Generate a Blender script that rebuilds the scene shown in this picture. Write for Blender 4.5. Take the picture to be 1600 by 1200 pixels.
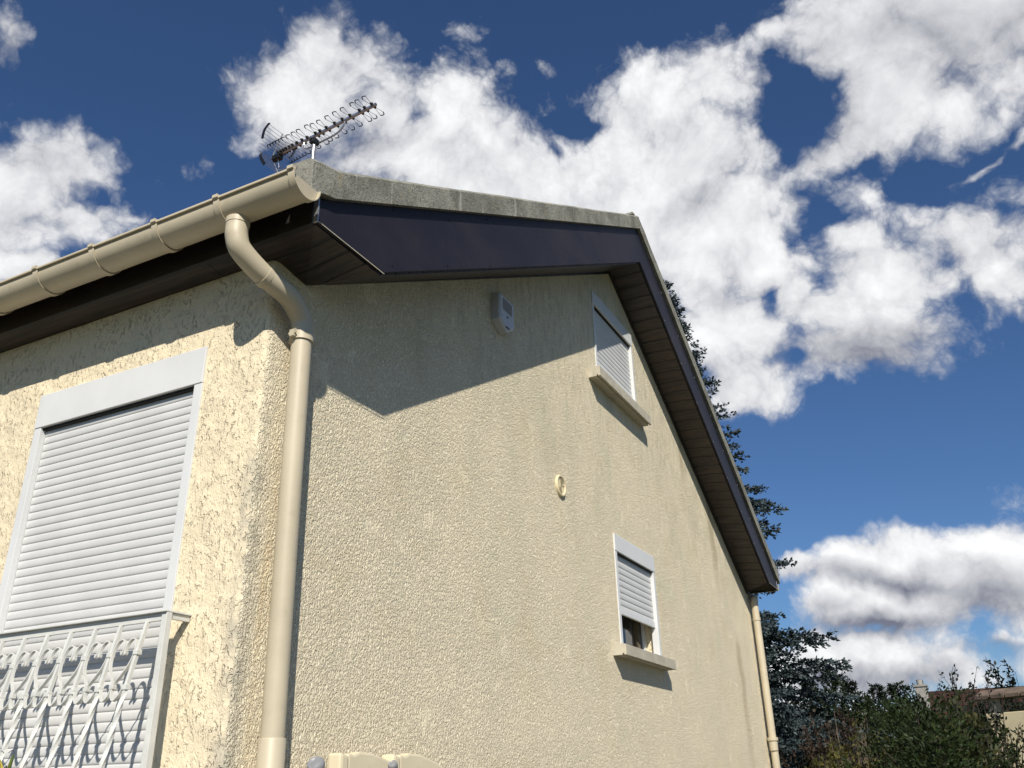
import bpy, bmesh, math, random
import numpy as np
from mathutils import Vector, Matrix
random.seed(7); rng = np.random.default_rng(7)
R = math.radians; PI = math.pi
for o in list(bpy.data.objects): bpy.data.objects.remove(o)
scn = bpy.context.scene; col = scn.collection

# ------------------------------------------------------------------ camera
CR = ((0.45802485, -0.88867755, -0.02157414), (0.36021859, 0.20773512, -0.90944416), (0.81268432, 0.40877663, 0.41526602))
FPX = 1368.03; CAM = Vector((-2.44082, -2.36694, 1.6))
cd = bpy.data.cameras.new('camera'); cam = bpy.data.objects.new('camera', cd); col.objects.link(cam)
right, down, fwd = (Vector(v).normalized() for v in CR)
M = Matrix((right, -down, -fwd)).transposed().to_4x4(); M.translation = CAM
cam.matrix_world = M
cd.sensor_width = 36; cd.lens = FPX / 1600 * 36; cd.clip_start = .05; cd.clip_end = 3000
scn.camera = cam
def ray(px, py):
    return right * ((px - 800) / FPX) + down * ((py - 600) / FPX) + fwd
def at(px, py, ax, v):                       # where the sight line through a photo point meets a plane of the house
    d = ray(px, py); return CAM + d * ((v - CAM[ax]) / d[ax])
def azd(az, D, z=0.0):
    return Vector((CAM.x + D * math.cos(R(az)), CAM.y + D * math.sin(R(az)), z))

# ------------------------------------------------------------------ sun, exposure
SUN = Vector((-0.656, -0.427, 0.6224)).normalized()
sl = bpy.data.lights.new('sun', 'SUN'); sl.energy = 5.0; sl.angle = R(.53); sl.color = (1, .93, .82)
so = bpy.data.objects.new('sun', sl); col.objects.link(so); so.rotation_euler = SUN.to_track_quat('Z', 'Y').to_euler()
scn.view_settings.view_transform = 'Standard'; scn.view_settings.look = 'None'
scn.view_settings.exposure = 0.28; scn.view_settings.gamma = 1

# ------------------------------------------------------------------ node helpers
class NT:
    def __init__(s, tree): s.t = tree; s.n = tree.nodes; s.l = tree.links
    def node(s, typ, ins=None, **kw):
        n = s.n.new(typ)
        for k, v in kw.items(): setattr(n, k, v)
        for k, v in (ins or {}).items():
            if isinstance(v, bpy.types.NodeSocket): s.l.new(v, n.inputs[k])
            else: n.inputs[k].default_value = v
        return n
    def math(s, op, a, b=0.0, c=None, clamp=False):
        i = {0: a, 1: b}
        if c is not None: i[2] = c
        return s.node('ShaderNodeMath', i, operation=op, use_clamp=clamp).outputs[0]
    def vmath(s, op, a, b=(0, 0, 0), out=0):
        return s.node('ShaderNodeVectorMath', {0: a, 1: b}, operation=op).outputs[out]
    def noise(s, vec, scale, detail=2, rough=.5, dist=0.0, out='Fac'):
        return s.node('ShaderNodeTexNoise', {'Vector': vec, 'Scale': scale, 'Detail': detail, 'Roughness': rough, 'Distortion': dist}).outputs[out]
    def ss(s, v, a, b, lo=0.0, hi=1.0):
        return s.node('ShaderNodeMapRange', {'Value': v, 'From Min': a, 'From Max': b, 'To Min': lo, 'To Max': hi}, interpolation_type='SMOOTHSTEP').outputs[0]
    def lin(s, v, a, b, lo=0.0, hi=1.0):
        return s.node('ShaderNodeMapRange', {'Value': v, 'From Min': a, 'From Max': b, 'To Min': lo, 'To Max': hi}).outputs[0]
    def mix(s, f, a, b, mode='MIX'):
        n = s.n.new('ShaderNodeMix'); n.data_type = 'RGBA'; n.blend_type = mode
        for k, v in ((0, f), (6, a), (7, b)):
            if isinstance(v, bpy.types.NodeSocket): s.l.new(v, n.inputs[k])
            else: n.inputs[k].default_value = v if k == 0 else (*v[:3], 1)
        return n.outputs[2]
    def scalev(s, vec, sc):
        return s.node('ShaderNodeMapping', {'Vector': vec, 'Scale': sc}).outputs[0]

# ------------------------------------------------------------------ world: clear blue sky with cumulus
world = bpy.data.worlds.new('World'); scn.world = world; world.use_nodes = True
wt = NT(world.node_tree); world.node_tree.nodes.clear()
# every cloud lump: photo x, y, half width, half height, tilt, weight  (turned into sky directions below)
LUMPS = [
 (40,290,120,78,0,1),(130,275,90,50,25,.75),(-30,330,110,70,0,1),(110,330,95,48,10,.9),(200,345,50,26,0,.75),(215,285,34,26,0,.45),(165,300,22,12,0,.4),
 (5,60,34,52,0,.72),(10,150,42,30,20,.5),(0,415,62,34,0,.95),(-60,440,60,40,0,1),(130,130,30,10,0,.25),
 (455,145,78,62,0,1),(505,80,52,50,60,.9),(560,110,70,72,0,.82),(600,170,62,70,0,.85),(490,180,85,45,0,.95),(430,185,40,25,0,.6),
 (690,190,80,78,0,.95),(745,150,40,38,0,.7),(640,250,125,62,0,1),(560,260,80,40,0,.8),(800,300,200,90,0,1.1),(760,240,70,60,0,1),
 (860,185,75,17,-8,.62),(925,175,35,25,-60,.6),(800,130,22,14,0,.42),
 (975,230,90,72,0,1),(1045,190,80,72,0,1.05),(1110,145,62,52,0,1),(1160,170,48,50,0,.9),(1080,270,130,100,0,1.1),(1180,250,70,50,30,.9),
 (1130,370,125,120,0,1.1),(1190,430,60,90,0,.8),(1160,520,85,85,0,1.05),(1165,600,75,48,0,.95),(1210,580,50,34,0,.7),(1000,340,120,90,0,1.1),(1230,330,55,60,0,.72),
 (1215,70,55,28,-40,.62),(1195,110,30,18,-40,.42),(1290,30,65,48,0,.85),(1370,60,110,75,0,1.15),(1480,50,150,95,0,1.25),(1570,30,100,95,0,1.25),
 (1410,150,105,75,0,1.15),(1470,170,65,50,0,1.0),(1360,210,72,40,-30,.9),(1290,260,85,30,-35,.85),(1240,300,50,26,-40,.7),(1400,230,55,32,0,.65),(1385,275,40,45,0,.55),
 (1585,120,45,55,0,.85),(1575,175,30,25,0,.6),(1545,250,75,9,-38,.5),(1600,205,36,12,-45,.55),
 (1340,310,60,38,0,.7),(1255,335,40,32,0,.68),(1430,345,110,42,10,.66),(1520,370,100,58,15,.82),(1565,435,80,52,20,.8),(1480,430,75,40,0,.72),(1590,350,50,34,0,.7),(1600,490,22,30,0,.6),
 (1345,385,50,38,0,.9),(1270,410,30,28,0,.72),(1380,440,90,60,0,1.05),(1300,490,90,52,0,1),(1400,510,95,52,0,1),(1330,560,100,48,0,.95),(1450,505,45,35,0,.7),(1310,600,48,26,0,.6),(1250,470,50,40,0,.8),
 (1495,590,22,20,0,.28),(1370,640,30,12,0,.25),(1160,680,14,20,0,.38),
 (700,45,48,20,-8,.4),(970,45,12,26,20,.3),(1030,95,28,12,-15,.3),(510,20,28,20,0,.35),(850,110,30,25,0,.3),
 (1245,882,40,20,-12,1.0),(1345,882,60,38,0,1.0),(1440,872,90,40,0,1.0),(1550,862,105,46,0,1.05),(1600,900,120,70,0,1),(1480,920,160,60,0,1.05),(1330,942,66,38,0,1),(1410,950,105,34,0,1),(1295,935,34,28,0,.7),
 (1345,1022,110,48,0,1.15),(1290,1042,110,40,0,1.15),(1425,1032,90,44,0,1.05),(1225,1050,90,40,0,1.15),(1500,1020,60,18,-5,.5),(1570,1010,60,16,-5,.6),(1400,1095,140,18,0,.8),(1270,1090,80,22,0,.85),(1560,1060,90,18,0,.5),
 # beyond the frame
 (-300,200,220,90,0,1),(-500,500,200,80,10,1),(300,-300,260,90,0,.9),(900,-350,240,100,0,1),(1500,-300,260,120,0,1),(1900,300,200,110,0,1),(1900,800,220,70,0,1),(2300,500,260,120,0,1),(1800,1050,200,40,0,.9),
]
HOLES = [(905,192,62,14,0,.55),(860,235,22,10,0,.35),(1255,185,60,40,-50,.8),(1310,140,26,42,0,.6),(1310,345,44,40,0,.55),(1215,470,16,34,0,.6),(1285,455,16,20,0,.4),(1255,380,18,26,0,.45),(1250,570,18,14,0,.5),(1170,320,16,8,0,.0),(640,190,22,22,0,.4),(600,320,10,10,0,0),(1420,225,26,20,0,.0),(1450,300,60,18,0,.45),(140,305,40,20,30,.4),(530,55,16,26,0,.4),(1340,980,50,7,0,.3)]
GREYS = [(1420,70,170,90,0,.55),(1560,60,120,90,0,.5),(1340,200,120,60,-30,.45),(1345,562,120,40,0,.75),(1420,535,80,34,0,.5),(1150,610,70,36,0,.4),
 (1420,915,170,22,8,1.0),(1560,930,140,50,0,1.0),(1380,968,140,22,0,1.0),(1300,945,60,20,0,.6),(1340,1052,130,20,0,.85),(1450,1050,70,20,0,.6),(1560,1018,60,12,0,.7),(1110,330,90,50,0,.4),(1060,250,90,50,0,.28),(560,230,90,30,0,.4),(1520,390,120,60,0,.3),(60,250,90,40,0,.3),(60,345,130,22,0,.25),(10,80,40,50,0,.5),(900,320,120,40,0,.12),(1150,470,50,70,0,.3)]
def sky_dir(x, y): return ray(x, y).normalized()
def lumps(t, vec, items, s=1.55):
    acc = None
    for (x, y, rx, ry, rot, w) in items:
        if w == 0: continue
        c = sky_dir(x, y); cu = right * math.cos(R(rot)) + down * math.sin(R(rot))
        e1 = (cu - c * cu.dot(c)).normalized(); e2 = c.cross(e1)
        k = c.dot(fwd)
        f1 = rx * s / FPX * k; f2 = ry * s / FPX * k
        m = Matrix((e1, e2, c)).transposed()
        mp = t.node('ShaderNodeMapping', {'Vector': vec, 'Location': c, 'Rotation': m.to_euler(), 'Scale': (f1, f2, .9)}, vector_type='TEXTURE')
        g = t.node('ShaderNodeTexGradient', {'Vector': mp.outputs[0]}, gradient_type='SPHERICAL').outputs['Fac']
        g = t.math('MULTIPLY', g, w)
        acc = g if acc is None else t.math('SMOOTH_MAX', acc, g, .15)
    return acc
tc = wt.node('ShaderNodeTexCoord').outputs['Generated']
def cnoise(t, v):
    w = t.vmath('MULTIPLY', t.vmath('SUBTRACT', t.noise(v, 5.0, 5, .62, out='Color'), (.5, .5, .5)), (.085, .085, .085))
    vw = t.vmath('ADD', v, w)
    a = t.noise(vw, 8.0, 11, .58, .1)
    vo = t.node('ShaderNodeTexVoronoi', {'Vector': vw, 'Scale': 13.0, 'Detail': 4.0, 'Roughness': .55, 'Lacunarity': 2.3}, feature='F1').outputs['Distance']
    return vw, t.math('ADD', t.math('MULTIPLY', t.math('SUBTRACT', a, .5), 1.35), t.math('MULTIPLY', t.math('SUBTRACT', .93, vo), .60))
vw, n0 = cnoise(wt, tc)
_, n1 = cnoise(wt, wt.vmath('ADD', tc, tuple(SUN * .008 + Vector((0, 0, .018)))))
base = lumps(wt, vw, LUMPS, 2.0); holes = lumps(wt, vw, HOLES, 1.5)
fld = wt.math('SUBTRACT', wt.math('ADD', wt.math('MULTIPLY', base, 1.4), n0), holes)
alpha = wt.math('POWER', wt.ss(fld, .26, .80), 1.0)
emb = wt.math('SUBTRACT', n0, n1)
greys = lumps(wt, vw, GREYS, 1.6)
dens = wt.ss(fld, .3, 1.3)
lowf = wt.noise(vw, 3.2, 4, .5)
lit = wt.math('ADD', wt.math('MULTIPLY', emb, .34), wt.math('ADD', .52, wt.math('MULTIPLY', dens, .33)))
lit = wt.math('ADD', lit, wt.math('MULTIPLY', wt.math('SUBTRACT', lowf, .5), .6))
lit = wt.math('SUBTRACT', lit, wt.math('MULTIPLY', greys, 1.0))
lit = wt.math('ADD', lit, .17, clamp=True)
ccol = wt.mix(lit, (.15, .162, .215), (.83, .835, .84))
sky = wt.node('ShaderNodeTexSky', sky_type='NISHITA', sun_disc=False, sun_elevation=math.asin(SUN.z), sun_rotation=math.atan2(SUN.x, SUN.y), altitude=200, air_density=1.0, dust_density=.6, ozone_density=3.0)
STR = .075
skyc = wt.mix(1.0, sky.outputs[0], (.53, .71, .93), 'MULTIPLY')
ccs = wt.vmath('MULTIPLY', ccol, (1 / STR,) * 3)
fin = wt.mix(alpha, skyc, ccs)
bg = wt.node('ShaderNodeBackground', {'Color': fin, 'Strength': STR})
wo = wt.node('ShaderNodeOutputWorld', {'Surface': bg.outputs[0]})
world.cycles.sampling_method = 'MANUAL'; world.cycles.sample_map_resolution = 512

# ------------------------------------------------------------------ materials
def mat(name, base=(.5, .5, .5), rough=.6, metal=0.0, spec=.5):
    m = bpy.data.materials.new(name); m.use_nodes = True
    t = NT(m.node_tree); b = t.n['Principled BSDF']
    b.inputs['Base Color'].default_value = (*base, 1); b.inputs['Roughness'].default_value = rough
    b.inputs['Metallic'].default_value = metal; b.inputs['Specular IOR Level'].default_value = spec
    oc = t.node('ShaderNodeTexCoord').outputs['Object']
    m['_'] = 0
    return m, t, b, oc
def bump(t, b, h, strength=.5, dist=.01):
    n = t.node('ShaderNodeBump', {'Height': h, 'Strength': strength, 'Distance': dist}); t.l.new(n.outputs[0], b.inputs['Normal'])
def setc(t, b, c): t.l.new(c, b.inputs['Base Color'])
def simple(name, c, rough=.5, metal=0.0, var=.12, scale=8, bmp=0.0, spec=.5, bscale=60, dirt=None):
    m, t, b, oc = mat(name, c, rough, metal, spec)
    n = t.noise(oc, scale, 5, .6)
    cc = t.mix(t.ss(n, .3, .7), tuple(x * (1 - var) for x in c), tuple(min(1, x * (1 + var)) for x in c))
    if dirt:
        n2 = t.noise(oc, scale * 3.3, 6, .7); cc = t.mix(t.ss(n2, .56, .74, 0, dirt[1]), cc, dirt[0])
    setc(t, b, cc)
    t.l.new(t.lin(n, .3, .7, rough * .85, min(1, rough * 1.15)), b.inputs['Roughness'])
    if bmp: bump(t, b, t.noise(oc, bscale, 4, .6), 1, bmp)
    return m
# rough render of the house
mwall, t, b, oc = mat('cream_render', (.66, .58, .41), .9, spec=.2)
sx = t.node('ShaderNodeSeparateXYZ', {0: oc}); X, Y, Z = sx.outputs
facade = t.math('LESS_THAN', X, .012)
oz = t.scalev(oc, (1, 1, .62))
big = t.noise(oc, 1.1, 5, .6)
patch = t.noise(oc, 6.5, 3, .55, .3)
patchm = t.ss(patch, .60, .66)
warp = t.vmath('MULTIPLY', t.vmath('SUBTRACT', t.noise(oz, 30, 2, .5, out='Color'), (.5, .5, .5)), (.008, .008, .008))
ow = t.vmath('ADD', oz, warp)
na = t.noise(ow, 128, 3, .6, .0)
nb = t.noise(ow, 60, 2, .5, .0)
nc = t.noise(oc, 210, 2, .6)
ridges = t.ss(na, .34, .60)
vg = t.node('ShaderNodeTexVoronoi', {'Vector': ow, 'Scale': 82.0, 'Detail': 1.0, 'Roughness': .6}, feature='F1').outputs['Distance']
grain = t.ss(vg, .62, .18)
pits = t.ss(nb, .36, .54, .45, 1)
mfac = t.math('MULTIPLY', ridges, pits)
hh = t.math('ADD', t.math('ADD', t.math('MULTIPLY', mfac, .95), t.math('MULTIPLY', grain, .50)), t.math('MULTIPLY', nc, .25))
# facade: larger flattened plates with deep pits
nf = t.noise(ow, 52, 3, .62, .5); pf = t.noise(oc, 9, 2, .5)
fac_h = t.math('ADD', t.math('MULTIPLY', t.ss(nf, .34, .46), t.lin(pf, .38, .6, 1.0, .25)), t.math('MULTIPLY', nc, .10))
fac_h = t.math('ADD', fac_h, t.math('ADD', t.math('MULTIPLY', t.ss(na, .3, .6), .15), t.math('MULTIPLY', grain, .22)))
gab_h = t.node('ShaderNodeMix', {0: t.math('MULTIPLY', patchm, .38), 2: hh, 3: .72}).outputs[0]
H = t.node('ShaderNodeMix', {0: facade, 2: gab_h, 3: fac_h}).outputs[0]
H = t.math('ADD', H, t.math('MULTIPLY', t.noise(oc, 3.0, 3, .5), 2.2))
bump(t, b, H, 1.0, .0078)
c = t.mix(t.ss(big, .35, .68), (.87, .775, .57), (.81, .73, .545))
c = t.mix(t.math('MULTIPLY', t.ss(t.noise(oc, 2.3, 4, .6), .5, .72), .45), c, (.76, .64, .42))
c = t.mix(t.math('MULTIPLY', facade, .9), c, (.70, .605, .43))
# weathering: soot on the edge of the corner, drip under the far soffit, greenish tint high up; dirt streaks there also paint in shade
edge = t.math('MULTIPLY', t.ss(X, .115, .0), t.ss(Z, 3.4, 2.5)); edge = t.math('MULTIPLY', edge, t.ss(t.noise(oc, 5, 5, .65), .36, .62))
edge = t.math('MULTIPLY', edge, t.ss(Y, .09, .01))
c = t.mix(t.math('MULTIPLY', edge, .6), c, (.25, .25, .22))
rust = t.math('MULTIPLY', t.math('MULTIPLY', t.ss(X, .07, .12), t.ss(X, .22, .13)), t.ss(t.noise(t.scalev(oc, (6, 6, 1.2)), 2, 4, .6), .42, .7))
c = t.mix(t.math('MULTIPLY', rust, .45), c, (.66, .47, .24))
for (x0, z0, z1, wd) in ((7.15, 4.35, 3.2, .14), (7.75, 2.9, 1.2, .16), (6.2, 5.0, 4.2, .10)):
    dx = t.math('ABSOLUTE', t.math('SUBTRACT', t.math('ADD', X, t.math('MULTIPLY', t.math('SUBTRACT', t.noise(oc, 3, 4), .5), .3)), x0))
    dm = t.math('MULTIPLY', t.ss(dx, wd, .02), t.math('MULTIPLY', t.ss(Z, z1, z0 - .25), t.ss(Z, z0 + .2, z0)))
    c = t.mix(t.math('MULTIPLY', dm, .45), c, (.36, .27, .15))
grn = t.math('MULTIPLY', t.ss(t.noise(t.scalev(oc, (1.6, 1.6, .7)), 1.3, 6, .62), .44, .66), t.ss(Z, 1.4, 4.6))
c = t.mix(t.math('MULTIPLY', grn, .28), c, (.46, .44, .33))
dirt_shade = t.math('MULTIPLY', t.ss(t.noise(t.scalev(oc, (11, 11, 3.4)), 1.5, 7, .72), .44, .66), t.ss(t.math('ADD', Z, t.math('MULTIPLY', t.math('SUBTRACT', t.noise(oc, 1.5, 4, .6), .5), 1.8)), 3.4, 4.9))  # dirt streaks, also painted to deepen the shade under the roof edge
c = t.mix(t.math('MULTIPLY', dirt_shade, .42), c, (.38, .355, .25))
speck = t.ss(t.noise(oc, 70, 4, .7), .60, .74)
c = t.mix(t.math('MULTIPLY', speck, .22), c, (.38, .33, .22))
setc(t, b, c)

mshut = simple('white_shutter_slats', (.53, .535, .53), .5, var=.035, scale=5, dirt=((.5, .5, .48), .25))
mbox = simple('white_lacquered_metal', (.60, .61, .61), .42, var=.03, scale=4, dirt=((.52, .52, .5), .2))
mrail = simple('white_painted_iron', (.57, .575, .545), .42, var=.06, scale=14, bmp=.0006, dirt=((.42, .40, .35), .45))
mpipe = simple('beige_plastic', (.46, .405, .295), .5, var=.07, scale=3, dirt=((.34, .29, .20), .55), bmp=.0006, bscale=9)
mcream = simple('cream_paint', (.66, .57, .37), .7, var=.05)
mdark = simple('black_void', (.008, .008, .008), .8)
mtrim = simple('dark_brown_trim', (.011, .009, .009), .45, var=.2)
mstone = simple('sill_stone', (.42, .39, .31), .8, var=.12, scale=9, bmp=.002, dirt=((.25, .22, .16), .6))
mgrey = simple('grey_plastic', (.22, .225, .235), .45, var=.08)
mal = simple('aluminium', (.55, .56, .58), .34, .9, var=.06)
mblk = simple('black_plastic', (.012, .012, .013), .38)
msteel = simple('galvanised_steel', (.42, .42, .43), .42, .75, var=.15, scale=20)
mchair = simple('cream_resin', (.66, .585, .41), .42, var=.05, scale=4, dirt=((.42, .36, .24), .35))
msir = simple('white_abs', (.46, .48, .51), .4, var=.04)
mglass, t, b, oc = mat('dark_window_glass', (.01, .012, .014), .06, spec=.6)

# soffit boards along Y
msof, t, b, oc = mat('brown_soffit_boards', (.05, .036, .03), .5)
sp = t.node('ShaderNodeSeparateXYZ', {0: oc}); q = t.math('MULTIPLY', sp.outputs[0], 8.6)
fr = t.math('FRACT', q); cell = t.math('FLOOR', q)
gro = t.math('MAXIMUM', t.ss(fr, .10, .02), t.ss(fr, .93, .99))
wn = t.node('ShaderNodeTexWhiteNoise', {'W': cell}, noise_dimensions='1D').outputs[0]
grain = t.noise(t.scalev(oc, (40, 3, 40)), 1, 5, .65)
c = t.mix(wn, (.010, .0075, .007), (.019, .0135, .011)); c = t.mix(t.ss(grain, .35, .75, 0, .6), c, (.085, .052, .036))
wearm = t.math('MULTIPLY', t.ss(t.noise(t.scalev(oc, (9, .8, 9)), 1, 5, .6), .60, .72), t.ss(sp.outputs[0], 4.5, 6.5))
c = t.mix(t.math('MULTIPLY', wearm, .5), c, (.11, .085, .065))
setc(t, b, t.mix(gro, c, (.004, .004, .004)))
bump(t, b, t.math('SUBTRACT', t.math('MULTIPLY', grain, .15), gro), 1, .006)
# navy fascia boards
mnavy, t, b, oc = mat('navy_painted_board', (.022, .023, .055), .5, spec=.25)
n = t.noise(t.scalev(oc, (1.1, 1, 2.2)), 1.2, 6, .62)
c = t.mix(t.ss(n, .35, .7), (.013, .0125, .020), (.026, .022, .028))
c = t.mix(t.ss(t.noise(oc, 9, 7, .75), .60, .8, 0, .35), c, (.10, .09, .10)); setc(t, b, c)
bump(t, b, t.noise(oc, 14, 4, .6), .6, .002)
# weathered concrete
mconc, t, b, oc = mat('weathered_concrete', (.3, .3, .26), .93, spec=.2)
n = t.noise(oc, 5, 7, .7); n2 = t.noise(oc, 38, 5, .7); n3 = t.noise(t.scalev(oc, (22, 4, 1.5)), 1.0, 5, .65)
c = t.mix(t.ss(n, .35, .65), (.29, .285, .245), (.165, .165, .14))
c = t.mix(t.ss(n2, .52, .68, 0, .65), c, (.10, .10, .08)); c = t.mix(t.ss(n3, .60, .72, 0, .75), c, (.42, .41, .37))
c = t.mix(t.ss(t.noise(oc, 11, 5, .7), .60, .72, 0, .6), c, (.30, .24, .12))
setc(t, b, c); bump(t, b, t.math('ADD', n2, t.noise(oc, 90, 4, .7)), 1, .006)
# clay roof tiles
def tile_mat(name, c1, c2, sc, axis=(0, 1)):
    m, t, b, oc = mat(name, c1, .85, spec=.2)
    br = t.node('ShaderNodeTexBrick', {'Vector': t.node('ShaderNodeTexCoord').outputs['UV'], 'Scale': sc, 'Color1': (*c1, 1), 'Color2': (*c2, 1), 'Mortar': (.01, .008, .006, 1), 'Mortar Size': .03, 'Brick Width': .3, 'Row Height': .36})
    setc(t, b, t.mix(t.ss(t.noise(oc, 3, 6, .7), .45, .7, 0, .7), br.outputs[0], tuple(x * .45 for x in c1)))
    bump(t, b, br.outputs['Fac'], -1, .02); return m
mroof = tile_mat('brown_roof_tiles', (.16, .11, .08), (.21, .14, .10), 1)
mnroof = tile_mat('red_brown_roof_tiles', (.058, .026, .018), (.036, .016, .012), 1)
def leafmat(name, c1, c2, tr=.25, rough=.6, c3=None):
    m, t, b, oc = mat(name, c1, rough, spec=.25)
    rn = t.node('ShaderNodeNewGeometry').outputs['Random Per Island']
    c = t.mix(rn, c1, c2)
    if c3: c = t.mix(t.ss(t.noise(oc, .9, 3, .6), .5, .66), c, c3)
    c = t.mix(t.ss(t.noise(oc, 2.5, 3, .5), .35, .7), c, tuple(x * .62 for x in c1))
    setc(t, b, c)
    tl = t.node('ShaderNodeBsdfTranslucent', {'Color': c}); mx = t.node('ShaderNodeMixShader', {0: tr, 1: b.outputs[0], 2: tl.outputs[0]})
    t.l.new(mx.outputs[0], t.n['Material Output'].inputs[0]); return m
mspr = leafmat('blue_spruce_needles', (.036, .055, .058), (.075, .10, .108), .1)
mthu = leafmat('thuja_green', (.016, .028, .010), (.034, .052, .018), .2)
mthd = leafmat('dark_thuja_green', (.008, .015, .007), (.017, .027, .011), .2)
myew = leafmat('yew_green', (.016, .030, .009), (.036, .056, .015), .15)
mleaf = leafmat('dark_glossy_leaf', (.012, .018, .010), (.028, .038, .019), .2, .4)
myel = leafmat('yellow_green_leaf', (.055, .062, .014), (.15, .13, .03), .35)
mmix = leafmat('autumn_mixed_leaf', (.035, .045, .018), (.10, .095, .03), .3, .6, (.16, .12, .03))
mbrn = leafmat('brown_shrub_leaf', (.035, .024, .016), (.07, .048, .03), .2)
mbark = simple('bark', (.030, .024, .018), .9, var=.3, scale=12, bmp=.01, bscale=30)
mtwig = simple('pale_twig', (.13, .10, .07), .85, var=.2)
mgrass = leafmat('lawn_blades', (.05, .08, .025), (.09, .12, .035), .3)
mground, t, b, oc = mat('lawn_soil', (.06, .075, .03), .95, spec=.1)
n = t.noise(oc, .6, 8, .7); setc(t, b, t.mix(t.ss(n, .35, .65), (.05, .07, .025), (.12, .11, .055))); bump(t, b, t.noise(oc, 30, 5, .7), 1, .03)

# ------------------------------------------------------------------ mesh helpers
def link(o, parent=None):
    col.objects.link(o)
    if parent is not None: o.parent = parent
    return o
def tag(o, label=None, cat=None, group=None, kind=None):
    if label: o['label'] = label
    if cat: o['category'] = cat
    if group: o['group'] = group
    if kind: o['kind'] = kind
    return o
def empty(name, loc=(0, 0, 0), rz=0.0, label=None, cat=None, group=None):
    o = bpy.data.objects.new(name, None); link(o); o.location = loc; o.rotation_euler.z = rz; o.empty_display_size = .1
    return tag(o, label, cat, group)
class MB:
    def __init__(s): s.v = []; s.f = []
    def add(s, vs, fs):
        k = len(s.v); s.v += [tuple(p) for p in vs]; s.f += [tuple(i + k for i in f) for f in fs]; return s
    def box(s, a, b_):
        x0, y0, z0 = (min(p, q) for p, q in zip(a, b_)); x1, y1, z1 = (max(p, q) for p, q in zip(a, b_))
        return s.add([(x0,y0,z0),(x1,y0,z0),(x1,y1,z0),(x0,y1,z0),(x0,y0,z1),(x1,y0,z1),(x1,y1,z1),(x0,y1,z1)],
                     [(0,3,2,1),(4,5,6,7),(0,1,5,4),(1,2,6,5),(2,3,7,6),(3,0,4,7)])
    def sweep(s, path, prof, closed=True, caps=True, twist=None, up=None):
        """path: points; prof: (a,b) outline or list of outlines; rotation-minimising frames"""
        P = [Vector(p) for p in path]; n = len(P); T = []
        for i in range(n):
            T.append((P[min(i+1, n-1)] - P[max(i-1, 0)]).normalized())
        u = Vector(up) if up else (Vector((0, 0, 1)) if abs(T[0].z) < .9 else Vector((1, 0, 0)))
        u = (u - T[0] * u.dot(T[0])).normalized(); vs = []; m = None
        for i in range(n):
            u = (u - T[i] * u.dot(T[i])).normalized(); w = T[i].cross(u)
            pr = prof[i] if isinstance(prof[0], list) else prof; m = len(pr)
            a = twist[i] if twist else 0; ca, sa = math.cos(a), math.sin(a)
            for (p, q) in pr: vs.append(P[i] + u * (p * ca - q * sa) + w * (p * sa + q * ca))
        fs = []
        for i in range(n - 1):
            for j in range(m if closed else m - 1):
                k = (j + 1) % m; fs.append((i*m+j, i*m+k, (i+1)*m+k, (i+1)*m+j))
        if caps and closed: fs.append(tuple(reversed(range(m)))); fs.append(tuple((n-1)*m+j for j in range(m)))
        return s.add(vs, fs)
    def tube(s, path, r, seg=10, caps=True):
        rs = r if isinstance(r, (list, tuple)) else [r] * len(path)
        return s.sweep(path, [[(rr*math.cos(2*PI*j/seg), rr*math.sin(2*PI*j/seg)) for j in range(seg)] for rr in rs], caps=caps)
    def prism(s, pts, ax, a, b_):
        """polygon pts in the two other axes, extruded along ax from a to b_"""
        def mk(p, h):
            q = list(p); q.insert(ax, h); return tuple(q)
        n = len(pts)
        return s.add([mk(p, a) for p in pts] + [mk(p, b_) for p in pts], [tuple(range(n)), tuple(reversed(range(n, 2*n)))] + [(i, i+n, (i+1) % n + n, (i+1) % n) for i in range(n)])
    def build(s, name, m, parent=None, smooth=False, bevel=0.0, recalc=True, sharp=35):
        me = bpy.data.meshes.new(name); me.from_pydata(s.v, [], s.f); me.materials.append(m)
        if recalc or bevel:
            bm = bmesh.new(); bm.from_mesh(me)
            if recalc: bmesh.ops.recalc_face_normals(bm, faces=bm.faces)
            if bevel:
                es = [e for e in bm.edges if len(e.link_faces) == 2 and e.calc_face_angle(0) > .5]
                bmesh.ops.bevel(bm, geom=es, offset=bevel, segments=2, affect='EDGES', profile=.6)
            bm.to_mesh(me); bm.free()
        if smooth:
            me.polygons.foreach_set('use_smooth', [True] * len(me.polygons))
            try: me.set_sharp_from_angle(angle=R(sharp))
            except Exception: pass
        return link(bpy.data.objects.new(name, me), parent)
def smooth_path(pts, n=8):
    P = [Vector(p) for p in pts]; out = []
    for i in range(len(P) - 1):
        p0 = P[max(i-1, 0)]; p1 = P[i]; p2 = P[i+1]; p3 = P[min(i+2, len(P)-1)]
        for k in range(n):
            s = k / n; out.append(.5 * ((2*p1) + (p2-p0)*s + (2*p0-5*p1+4*p2-p3)*s*s + (3*p1-p0-3*p2+p3)*s**3))
    out.append(P[-1]); return out
def fastmesh(name, V, F, m, parent=None, nper=4):
    V = np.asarray(V, np.float32).reshape(-1, 3); F = np.asarray(F, np.int32).reshape(-1, nper)
    me = bpy.data.meshes.new(name); me.vertices.add(len(V)); me.vertices.foreach_set('co', V.ravel())
    me.loops.add(F.size); me.loops.foreach_set('vertex_index', F.ravel())
    me.polygons.add(len(F)); me.polygons.foreach_set('loop_start', np.arange(len(F), dtype=np.int32) * nper)
    me.materials.append(m); me.update(calc_edges=True); me.validate()
    return link(bpy.data.objects.new(name, me), parent)

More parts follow.
